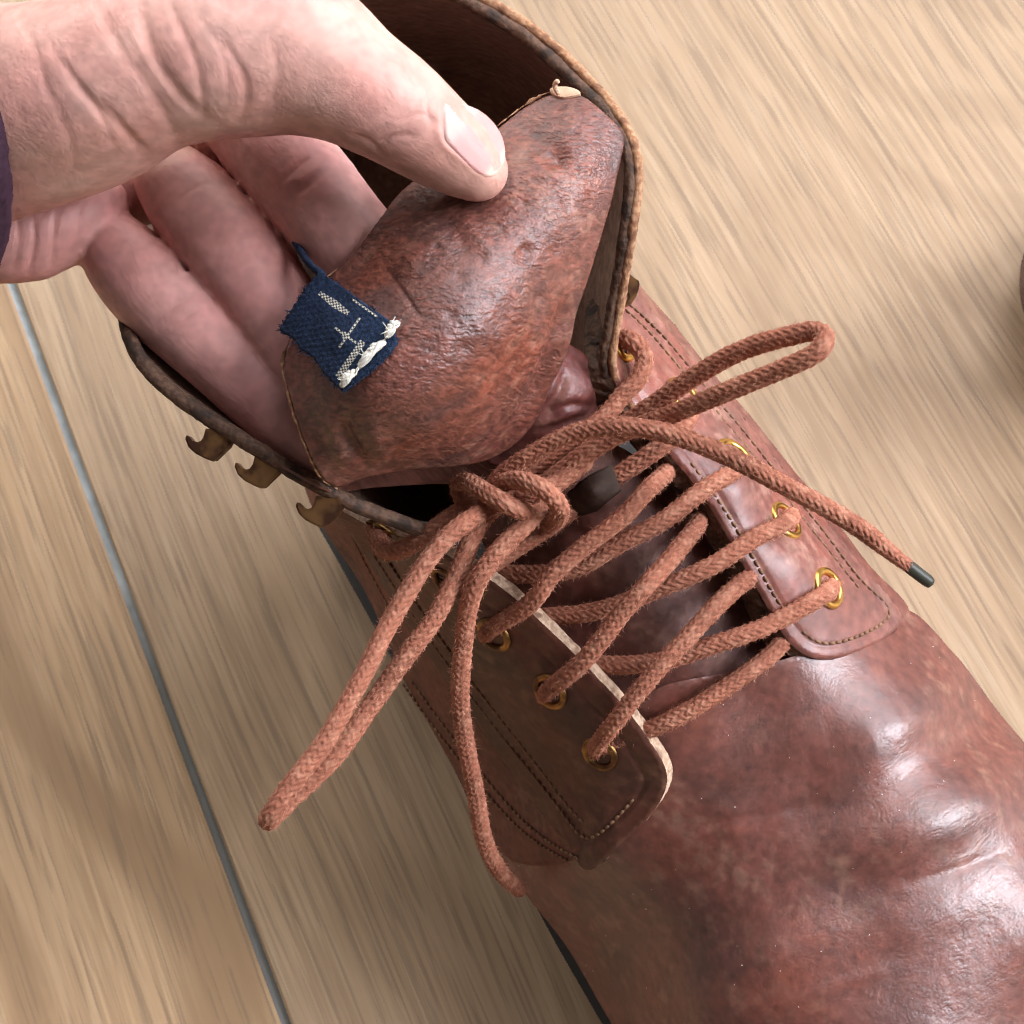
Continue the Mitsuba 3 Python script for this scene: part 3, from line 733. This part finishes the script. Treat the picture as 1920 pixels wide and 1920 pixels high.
# ------------------------------------------------------------------ shoelace
LACE_R = 1.76
runs = [
    [(1490, 1180, 86), (1440, 1232, 88), (1400, 1262, 89.5), (1310, 1322, 88.5), (1220, 1367, 86), (1170, 1385, 83), (1130, 1400, 82)],
    [(1562, 1095, 80), (1553, 1108, 88), (1530, 1124, 91), (1485, 1150, 93), (1410, 1185, 96), (1320, 1215, 96), (1260, 1235, 95), (1170, 1247, 94), (1110, 1250, 92), (1060, 1270, 89)],
    [(1128, 1422, 73), (1117, 1405, 81), (1128, 1385, 87), (1160, 1345, 94), (1220, 1270, 99), (1285, 1200, 101), (1340, 1140, 101), (1392, 1093, 98), (1430, 1070, 94)],
    [(1484, 968, 88), (1474, 978, 97), (1450, 992, 99.5), (1420, 1006, 101), (1345, 1055, 103), (1270, 1090, 103), (1220, 1110, 102), (1170, 1130, 101), (1095, 1150, 99), (1020, 1157, 97), (980, 1165, 94)],
    [(1036, 1306, 80), (1022, 1304, 87), (1036, 1288, 92), (1070, 1262, 98), (1120, 1210, 103), (1170, 1145, 107), (1210, 1100, 109), (1255, 1050, 108), (1300, 995, 104), (1325, 960, 99)],
    [(1392, 868, 99), (1378, 882, 105), (1350, 900, 107), (1310, 925, 108), (1245, 975, 109), (1170, 1015, 109), (1120, 1045, 107.5), (1080, 1065, 106), (1010, 1076, 104), (945, 1075, 102), (900, 1065, 98)],
    [(925, 1196, 86), (912, 1190, 93), (925, 1176, 98), (965, 1152, 103), (1007, 1118, 108), (1027, 1087, 110.5), (1069, 1047, 112.5), (1121, 1006, 114), (1173, 964, 115), (1215, 918, 113), (1243, 893, 109), (1268, 868, 104)],
    [(1296, 752, 105), (1294, 772, 109), (1280, 800, 112), (1235, 840, 113.5), (1180, 878, 111.5), (1110, 928, 110), (1044, 978, 109.5), (965, 1030, 109.5), (890, 1078, 107), (845, 1098, 100), (835, 1110, 90)],
    [(1160, 655, 112), (1168, 636, 118), (1184, 640, 121), (1203, 658, 121), (1207, 684, 120), (1193, 716, 120), (1167, 742, 120), (1146, 768, 120), (1117, 796, 120), (1070, 830, 119), (1010, 872, 117), (960, 905, 115)],
    [(705, 990, 98), (710, 1012, 105), (722, 1031, 108), (753, 1031, 111), (786, 1012, 114), (819, 988, 116), (860, 960, 117), (910, 935, 117)],
    # knot wraps
    [(905, 960, 113), (872, 940, 114), (860, 912, 117), (880, 906, 122), (905, 920, 124.5), (934, 937, 126), (960, 950, 125.5), (985, 960, 122), (990, 975, 116)],
    [(925, 945, 116), (928, 918, 120), (945, 905, 124), (970, 900, 127), (1000, 907, 128.5), (1028, 924, 128), (1047, 945, 125), (1048, 968, 119), (1030, 985, 113)],
    # right bow loop
    [(990, 915, 119), (1055, 890, 120), (1100, 852, 122), (1160, 815, 124), (1245, 782, 130), (1320, 752, 136), (1420, 711, 142), (1495, 680, 146), (1537, 655, 148), (1545, 632, 148), (1527, 621, 147), (1492, 627, 146), (1420, 646, 142), (1345, 680, 137), (1270, 728, 131), (1200, 776, 126), (1140, 818, 122), (1080, 862, 119), (1030, 900, 118), (975, 930, 116)],
    [(1100, 862, 119), (1060, 894, 121), (1020, 916, 121.5), (980, 930, 119)],
    # right free end
    [(905, 945, 117), (935, 897, 121), (985, 860, 125), (1045, 826, 128), (1100, 806, 130.5), (1170, 800, 132), (1245, 811, 132), (1320, 836, 131), (1395, 870, 129), (1470, 910, 126), (1545, 950, 122), (1620, 996, 117), (1670, 1036, 113), (1704, 1062, 110)],
    # left bow loop, its end pointing at the viewer's lower left
    [(960, 930, 117), (925, 945, 121), (889, 969, 123), (841, 1005, 124), (801, 1052, 124), (757, 1122, 123), (718, 1192, 122), (679, 1270, 121), (644, 1332, 120), (604, 1398, 119), (547, 1470, 118), (513, 1520, 116.5), (503, 1538, 113), (515, 1528, 109.5), (560, 1485, 108), (626, 1420, 109), (687, 1335, 110), (722, 1286, 111), (762, 1230, 112.5), (806, 1172, 114), (841, 1112, 116), (871, 1044, 118), (897, 985, 119), (930, 950, 117)],
    # left free end
    [(1010, 935, 116), (1004, 962, 119), (963, 1004, 121), (919, 1052, 120), (889, 1105, 117), (874, 1166, 111), (866, 1232, 104), (863, 1297, 97), (868, 1363, 89), (880, 1429, 81), (893, 1494, 72), (904, 1560, 62), (924, 1612, 54), (948, 1646, 47), (975, 1668, 40)],
]
NB = 10


def braid(s, th):
    a = th*NB/(2*np.pi)+s/.00155
    b = th*NB/(2*np.pi)-s/.00155
    ia, ib = np.floor(a), np.floor(b)
    m4 = np.mod(ia+ib, 4)
    par = (m4 < 2).astype(float)
    fa, fb_ = a-ia, b-ib
    ta, tb = (m4+fb_)/2, (m4-2+fa)/2
    ha = np.clip(np.sin(np.pi*fa), 0, 1)**.6*(.15+.85*np.clip(np.sin(np.pi*ta), 0, 1)**.6)
    hb = np.clip(np.sin(np.pi*fb_), 0, 1)**.6*(.15+.85*np.clip(np.sin(np.pi*tb), 0, 1)**.6)
    h = np.where(par > .5, ha, hb)
    rip = np.where(par > .5, np.cos(2*np.pi*3*fa), np.cos(2*np.pi*3*fb_))
    return h, rip, par


rng = np.random.default_rng(11)
lv, lf, lc, fib, o = [], [], [], [], 0
for ri, run in enumerate(runs):
    c = spline([P(*q) for q in run], .00025)
    k = len(c)
    rad = np.full(k, LACE_R/1000)*(1+.14*fb(c, 90, 3, ri))
    if ri == 14:                                         # tightens towards the tip
        rad *= np.interp(np.arange(k)/k, [0, .9, 1], [1, 1, .62])
    m = 40
    sarr = np.arange(k)*.00025
    H, RP, PA = braid(sarr[:, None], np.arange(m)[None]*2*np.pi/m)
    v, f = tube(c, rad, m, radial=lambda s, th: (.40*H+.05*RP-.26)/1000)
    noisev = fb(v, 1400, 2, ri)
    n = vnormals(v, f)
    v = v + n*(.25*noisev/1000)[:, None]
    hv = np.r_[H.ravel(), .5, .5]
    pa = np.r_[PA.ravel(), 0, 0]
    tone = .92+.8*fb(v, 130, 3, 40+ri)+.5*noisev
    col = np.array([.315, .118, .073])*np.clip(tone, .4, 1.5)[:, None]
    pale = np.clip(fb(v, 700, 2, 60+ri)*2.4, 0, .5)[:, None]
    col = col*(1-pale)+np.array([.50, .245, .16])*pale
    lv.append(v); lf.append(f+o); lc.append(np.clip(col, 0, 1)); o += len(v)
    # loose fibres
    nf = int(k*.00025*1000*20)
    idx = rng.integers(0, k*m, nf)
    base = v[idx]; nn = n[idx]
    t = np.repeat(frames(c)[0], m, 0)[idx]
    d = nn*rng.uniform(.25, 1, (nf, 1))+t*rng.normal(0, .9, (nf, 1))+rng.normal(0, .45, (nf, 3))
    d /= np.linalg.norm(d, axis=1, keepdims=True)
    L = rng.uniform(.0004, .0012, (nf, 1))
    p1 = base+d*L*.5
    p2 = base+d*L+rng.normal(0, .35, (nf, 3))*L*.6
    fib.append((base, p1, p2))
add('shoelace', (np.vstack(lv), np.vstack(lf)), 'lace_cotton', color=np.vstack(lc),
    label='rust red braided cotton shoelace laced and knotted across the boot', category='shoelace')
b0, b1, b2 = [np.vstack([q[i] for q in fib]) for i in range(3)]
w = np.cross(b2-b0, FW); w /= np.linalg.norm(w, axis=1, keepdims=True)
w2 = np.cross(b2-b0, w); w2 /= np.linalg.norm(w2, axis=1, keepdims=True)
R0f = .000032
tri = [w, -.5*w+.87*w2, -.5*w-.87*w2]
V = np.concatenate([b0+q*R0f for q in tri]+[b1+q*R0f*.9 for q in tri]+[b2], 0)
n = len(b0); ar = np.arange(n)
F = []
for e in range(3):
    g = (e+1) % 3
    F += [np.stack([ar+e*n, ar+g*n, ar+(3+g)*n], 1), np.stack([ar+e*n, ar+(3+g)*n, ar+(3+e)*n], 1), np.stack([ar+(3+e)*n, ar+(3+g)*n, ar+6*n], 1)]
add('shoelace__fuzz', (V, np.vstack(F)), 'lace_fibre', smooth=False, kind='stuff')
ag = spline([P(1700, 1059, 110.2), P(1722, 1076, 108.6), P(1746, 1094, 107)], .0004)
add('shoelace__aglet', tube(ag, np.interp(np.linspace(0, 1, len(ag)), [0, .15, .85, 1], [1.15, 1.25, 1.2, 1.0])/1000, 16), 'aglet_tip', label='dark stiffened lace tip')

# ------------------------------------------------------------------ hand (one continuous surface from joint chains)
HAND = {
    'palm': (5.0, [[(-160, 170, 172, 18.0), (60, 185, 176, 16.6), (230, 140, 179, 15.6), (390, 100, 180, 13.6), (540, 100, 178, 12.2)],
                   [(-160, 330, 165, 13), (60, 300, 169, 9.0), (220, 245, 171, 8.0)], [(60, 340, 146, 11), (230, 350, 137, 8.5), (330, 300, 137, 9), (420, 270, 138, 9)]]),
    'thumb': (5.0, [[(430, 95, 180, 13.4), (560, 98, 178, 12.6), (650, 150, 176, 10.8), (735, 202, 172, 9.5), (800, 250, 168.5, 8.3), (862, 294, 165.3, 6.9), (895, 320, 163.4, 5.5)]]),
    'index': (2.0, [[(380, 140, 152, 8.4), (440, 200, 149, 8.6), (505, 270, 147, 8.9), (574, 348, 146, 9.2), (618, 404, 145, 8.9), (680, 480, 143, 8.6), (755, 570, 140, 8.0), (810, 640, 138, 6.6)]]),
    'middle': (2.0, [[(322, 336, 146, 7.4), (365, 385, 144.5, 8.6), (405, 432, 143, 9.0), (440, 475, 142, 9.2), (485, 535, 140, 8.7), (545, 628, 137, 8.4), (610, 725, 133, 8.0), (670, 810, 130, 6.8)]]),
    'ring': (2.0, [[(205, 452, 143, 6.6), (236, 492, 142, 7.6), (275, 530, 140.5, 8.6), (322, 574, 139, 8.6), (390, 640, 137, 7.9), (470, 715, 134, 7.6), (560, 800, 130, 7.2), (620, 850, 127, 6)]]),
    'little': (2.0, [[(-160, 430, 154, 9.5), (-20, 435, 152, 8.6), (80, 425, 150, 8.0), (160, 397, 148, 6.6), (188, 383, 147, 5.6)], [(-60, 460, 150, 6.6), (60, 465, 148, 6.0), (110, 455, 147, 5.2)], [(-100, 300, 150, 14), (120, 300, 146, 9)]]),
}


def cone_sdf(p, a, b, ra, rb):
    ab = b-a
    t = np.clip(((p-a) @ ab)/np.dot(ab, ab), 0, 1)
    return np.linalg.norm(p-a-t[..., None]*ab, axis=-1)-(ra+(rb-ra)*t)


def smin(a, b, k):
    h = np.clip(.5+.5*(b-a)/k, 0, 1)
    return b*(1-h)+a*h-k*h*(1-h)


def surface_net(dist, lo, st):
    s = dist < 0
    nx, ny, nz = dist.shape
    acc = np.zeros((nx-1, ny-1, nz-1, 3)); cnt = np.zeros((nx-1, ny-1, nz-1))
    cor = [(a, b, c) for a in (0, 1) for b in (0, 1) for c in (0, 1)]
    def sl(a): return tuple(slice(q, n-1+q) for q, n in zip(a, (nx, ny, nz)))
    for a in cor:
        for ax in range(3):
            if a[ax] == 0:
                b = list(a); b[ax] = 1
                da, db = dist[sl(a)], dist[sl(b)]
                cr = (da < 0) != (db < 0)
                t = np.where(cr, da/np.where(cr, da-db, 1), 0)
                for i in range(3):
                    acc[..., i] += np.where(cr, a[i]+(t if i == ax else 0), 0)
                cnt += cr
    on = cnt > 0
    idx = np.full(on.shape, -1); idx[on] = np.arange(on.sum())
    g = np.stack(np.nonzero(on), 1)
    v = lo+(g+acc[on]/cnt[on][:, None])*st
    fs = []
    for ax in range(3):
        u, w_ = (ax+1) % 3, (ax+2) % 3
        a = [slice(0, n) for n in (nx, ny, nz)]; b = list(a)
        a[ax] = slice(0, dist.shape[ax]-1); b[ax] = slice(1, dist.shape[ax])
        cr = s[tuple(a)] != s[tuple(b)]
        e = np.stack(np.nonzero(cr), 1)
        sg = s[tuple(a)][cr]
        ok = (e[:, u] > 0) & (e[:, w_] > 0) & (e[:, u] < dist.shape[u]-1) & (e[:, w_] < dist.shape[w_]-1)
        e, sg = e[ok], sg[ok]
        q = []
        for du, dw in ((1, 1), (0, 1), (0, 0), (1, 0)):
            h = e.copy(); h[:, u] -= du; h[:, w_] -= dw
            q.append(idx[h[:, 0], h[:, 1], h[:, 2]])
        q = np.stack(q, 1)
        q[~sg] = q[~sg][:, ::-1]
        fs.append(q)
    q = np.vstack(fs)
    return v, np.vstack([q[:, [0, 1, 2]], q[:, [0, 2, 3]]])


def chain_surface(groups, st, join):
    pts = [(P(*q[:3]), q[3]/1000) for _, ch in groups.values() for c in ch for q in c]
    lo = np.min([p-r for p, r in pts], 0)-.003
    hi = np.max([p+r for p, r in pts], 0)+.003
    ax = [np.arange(l, h, st) for l, h in zip(lo, hi)]
    grid = np.stack(np.meshgrid(*ax, indexing='ij'), -1).astype(np.float32)
    total = None
    for name, (k, chains) in groups.items():
        d = None
        for ch in chains:
            q = np.array([[*P(*c[:3]), c[3]/1000] for c in ch])
            q = spline(q, .004)
            dc = np.full(grid.shape[:3], .05, np.float32)
            for a, b in zip(q, q[1:]):
                m = max(a[3], b[3])+.009
                sl = tuple(slice(max(0, int((min(a[i], b[i])-m-lo[i])/st)), int((max(a[i], b[i])+m-lo[i])/st)+2) for i in range(3))
                e = cone_sdf(grid[sl], a[:3], b[:3], a[3], b[3])
                dc[sl] = smin(dc[sl], e, .0015)
            d = dc if d is None else smin(d, dc, k/1000)
        total = d if total is None else smin(total, d, join[name]/1000)
    return surface_net(total, lo, st)


hv, hf = chain_surface(HAND, .0009, {'palm': 5, 'thumb': 7, 'index': .6, 'middle': .6, 'ring': .6, 'little': .6})
hm = trimesh.Trimesh(hv, hf, process=False)
comp = trimesh.graph.connected_component_labels(hm.edges_unique, node_count=len(hv))
keep = comp[hf[:, 0]] == np.bincount(comp).argmax()
hm = trimesh.Trimesh(hv, hf[keep], process=False)
hm.remove_unreferenced_vertices()
trimesh.smoothing.filter_taubin(hm, iterations=4)
hm = hm.subdivide()
hv, hf = np.array(hm.vertices), np.array(hm.faces)
trimesh.smoothing.filter_taubin(hm, iterations=3)
hv = np.array(hm.vertices)
for k in range(6):                                   # pull in stray points
    e = hm.edges_unique
    sm, ct = np.zeros_like(hv), np.zeros(len(hv))
    for a, b in ((0, 1), (1, 0)):
        np.add.at(sm, e[:, a], hv[e[:, b]]); np.add.at(ct, e[:, a], 1)
    sm /= np.maximum(ct, 1)[:, None]
    bad = np.linalg.norm(hv-sm, axis=1) > .00035
    hv[bad] = sm[bad]
hn = vnormals(hv, hf)
facing = np.einsum('ij,ij->i', hn, EYE-hv) > 0
hq = pix(hv)
ck = folds([
    # creases of the thumb base
    ([(250, -30), (268, 35), (294, 117), (350, 190), (405, 232), (420, 245)], -.5, 13), ([(150, -40), (187, 17), (233, 102), (286, 175), (330, 257), (345, 290)], -.4, 13),
    ([(120, 120), (163, 181), (222, 239), (262, 285), (275, 310)], -.4, 11), ([(310, -20), (335, 44), (367, 117), (378, 181), (385, 230)], -.4, 10), ([(400, 40), (420, 82), (455, 140), (460, 190), (445, 235)], -.4, 10),
    ([(80, 60), (111, 111), (163, 181), (204, 248), (215, 300)], -.28, 9), ([(180, 180), (216, 219), (248, 257), (290, 295)], -.3, 8), ([(60, 100), (90, 170), (130, 260), (140, 330)], -.2, 10),
    ([(215, 20), (262, 110), (318, 190), (365, 240)], -.14, 7), ([(355, 0), (400, 70), (425, 130), (425, 200)], -.2, 7), ([(500, 60), (520, 130), (505, 200)], -.2, 10), ([(30, 20), (70, 100), (90, 190)], -.18, 9),
    ([(225, 20), (262, 90), (322, 180), (365, 240)], .12, 12), ([(300, 30), (330, 120), (375, 200)], .12, 12),
    # thumb joint
    ([(690, 90), (740, 110), (790, 150), (815, 190)], -.35, 7), ([(770, 95), (760, 130), (775, 165)], -.3, 5), ([(700, 275), (740, 255), (790, 255)], -.35, 6), ([(740, 230), (790, 215), (825, 235)], -.25, 5), ([(650, 255), (690, 262), (720, 300)], -.3, 6),
    ([(815, 150), (800, 200), (812, 240)], -.22, 5), ([(822, 188), (826, 240), (832, 268), (866, 300), (905, 340)], .38, 9), ([(829, 190), (833, 258), (868, 292), (908, 333)], -.3, 5),
    # index joint
    ([(525, 345), (570, 305), (610, 283)], -.3, 6), ([(545, 372), (590, 340), (635, 300)], -.25, 6), ([(545, 345), (590, 320), (620, 290)], .35, 10),
    # middle joint
    ([(370, 470), (420, 440), (490, 420)], -.22, 7), ([(385, 490), (440, 470), (500, 450)], -.25, 6), ([(330, 380), (370, 350), (410, 340)], -.2, 5),
    # ring joint
    ([(275, 610), (320, 580), (370, 545)], -.25, 7), ([(290, 625), (340, 600), (385, 570)], -.25, 6),
    # little finger and heel of the hand
    ([(60, 395), (65, 450), (50, 520)], -.6, 6), ([(105, 385), (100, 450), (95, 515)], -.5, 6), ([(25, 390), (35, 450), (20, 520)], -.4, 6), ([(150, 375), (145, 430), (130, 480)], -.3, 6)])
dsp = np.where(facing, .74*ck(hq), 0)
along, across = hq @ np.array([.62, .78]), hq @ np.array([.78, -.62])
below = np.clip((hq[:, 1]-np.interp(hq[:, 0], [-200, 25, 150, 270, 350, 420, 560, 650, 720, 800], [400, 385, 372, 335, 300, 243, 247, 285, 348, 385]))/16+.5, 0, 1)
warp = 60*fb(hv, 120, 2, 17)
hatch = (np.maximum(np.sin((across+warp)/3.1), .3)+.7*np.maximum(np.sin((along+warp)/2.4), .3))*np.clip(.3+3*fb(hv, 150, 2, 19), 0, 1)*below
lat = -.035*hatch+(1-2*np.abs(fb(hv, 700, 2, 3)))*.04+.25*fb(hv, 90, 3, 5)+.04*fb(hv, 1600, 2, 8)
hv = hv+hn*((dsp+lat)/1000)[:, None]
red = np.clip(.5+1.6*fb(hv, 45, 3, 21), 0, 1)
spots = np.clip(.5+2.5*fb(hv, 260, 3, 22), 0, 1)
groove = np.clip(-dsp*1.1, 0, .6)
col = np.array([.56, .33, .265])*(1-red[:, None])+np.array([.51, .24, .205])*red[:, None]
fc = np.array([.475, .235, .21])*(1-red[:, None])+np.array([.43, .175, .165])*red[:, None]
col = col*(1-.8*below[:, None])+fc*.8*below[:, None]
blot = np.clip(.5+3*fb(hv, 520, 2, 23), 0, 1)
col *= (.86+.16*spots+.10*blot)[:, None]*np.array([1, 1, 1.0])
col[:, 1:] *= (1.05-.14*np.clip(.5+2.2*fb(hv, 110, 3, 24), 0, 1))[:, None]
fing = np.clip((hq[:, 1]-.45*hq[:, 0]-180)/120, 0, 1)[:, None]*.0
tipw = np.exp(-(np.linalg.norm(hv-P(900, 325, 168), axis=1)/.012)**2)[:, None]
col = col*(1-.35*tipw)+np.array([.58, .27, .20])*.35*tipw
col = col*(1-groove[:, None]*.35)+np.array([.45, .19, .15])*groove[:, None]*.35
mat('skin', VC, rough=lambda p, n, uv: .42+.2*fbm(p.x*900, p.y*900, p.z*900, 2), spec=.4, sheen=.15,
    bump=lambda p, n, uv: .00009*fbm(p.x*2000, p.y*2000, p.z*2000, 3)+.00012*dr.abs(fbm(p.x*1000, p.y*1000, p.z*1000, 3)-.5), two=False)
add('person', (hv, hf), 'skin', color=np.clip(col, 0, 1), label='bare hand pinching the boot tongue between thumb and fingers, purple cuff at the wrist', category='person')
# thumbnail
NL = [(834, 186), (833, 222), (836, 256), (850, 278), (875, 305), (905, 328), (926, 331), (944, 312), (949, 280), (941, 250), (925, 226), (900, 205), (868, 192)]
kt = cKDTree(hq[facing])
hz = hv[facing]


def nail_z(x, y):
    d, i = kt.query(np.stack([np.ravel(x), np.ravel(y)], 1), k=6)
    return (hz[i][..., 2]*1000).mean(1).reshape(np.shape(x))


g = np.array([(x, y) for x in range(835, 950, 12) for y in range(190, 340, 12) if shapely.Polygon(NL).buffer(4).contains(shapely.Point(x, y))], float)
nz = field(np.c_[g, nail_z(g[:, 0], g[:, 1])], .3)
top, side, rim = sheet(NL, lambda x, y: nz(x, y)+.16, 3, .9, .3)
tq = pix(top[0])
ax = ((tq-np.array([845, 235])) @ np.array([.78, .62]))/110
lun = 1/(1+np.exp((ax-.20)*26)); free = 1/(1+np.exp(-(ax-.98)*40))
nc = np.array([.57, .28, .255])*np.ones((len(tq), 1))
nc = nc*(1-.75*lun[:, None])+np.array([.58, .40, .345])*.75*lun[:, None]
nc = nc*(1-.6*free[:, None])+np.array([.72, .55, .42])*.6*free[:, None]
mat('nail', VC, rough=.5, spec=.25, two=False)
add('person__thumbnail', cat([top, side]), 'nail', color=np.vstack([nc, np.tile([.66, .45, .38], (len(side[0]), 1))]), label='glossy pink thumbnail')
sv, sf = chain_surface({'cuff': (2, [[(-110, 100, 188, 9), (-74, 230, 188, 7.4), (-64, 320, 182, 7.4), (-60, 400, 172, 7.4), (-74, 470, 164, 7.2), (-110, 540, 152, 8)]])}, .0012, {'cuff': 1})
sn = vnormals(sv, sf)
sv = sv+sn*(.9*fb(sv, 260, 3)+.6*fb(sv, 1100, 2))[:, None]/1000
mat('purple_knit', lambda p, n, uv: mix([.020, .009, .015], [.046, .022, .034], fbm(p.x*900, p.y*900, p.z*900, 2)), rough=.95, spec=.1, sheen=.25)
add('person__sleeve', (sv, sf), 'purple_knit', label='dark purple knitted sleeve cuff')

# ------------------------------------------------------------------ the other boot, only its edge in view
OB = [(1909, 505), (1907, 540), (1911, 575), (1930, 615), (1985, 670), (2120, 730), (2350, 720), (2550, 600), (2500, 420), (2300, 330), (2100, 350), (1960, 420), (1920, 465)]
oz = field([(*q, 9) for q in OB]+[(2200, 550, 66), (1990, 550, 50), (2100, 600, 62), (2050, 480, 56)])
top, side, rim = sheet(OB, oz, 8, 2, .5, lambda v, q, d: .8*fb(v, 80, 3), skirt=6, rows=5)
mat('oxblood_leather', leather_color([.055, .016, .014], [.03, .011, .010], [.08, .018, .014], [.11, .05, .04]), rough=.42, spec=.5)
add('boot_001__vamp', cat([top, side]), 'oxblood_leather')
so2 = shapely.Polygon(P(np.array([q[0] for q in OB]), np.array([q[1] for q in OB]), 9)[:, :2]).buffer(-.003)
add('boot_001__sole', trimesh.creation.extrude_polygon(so2, .007, engine='earcut'), 'sole_rubber', smooth=30)

labels['boot'] = {'label': 'open reddish brown leather lace-up boot filling the picture, its tongue pulled up', 'category': 'boot'}
labels['boot_001'] = {'label': 'dark red edge of a second boot cut off at the right border', 'category': 'boot'}
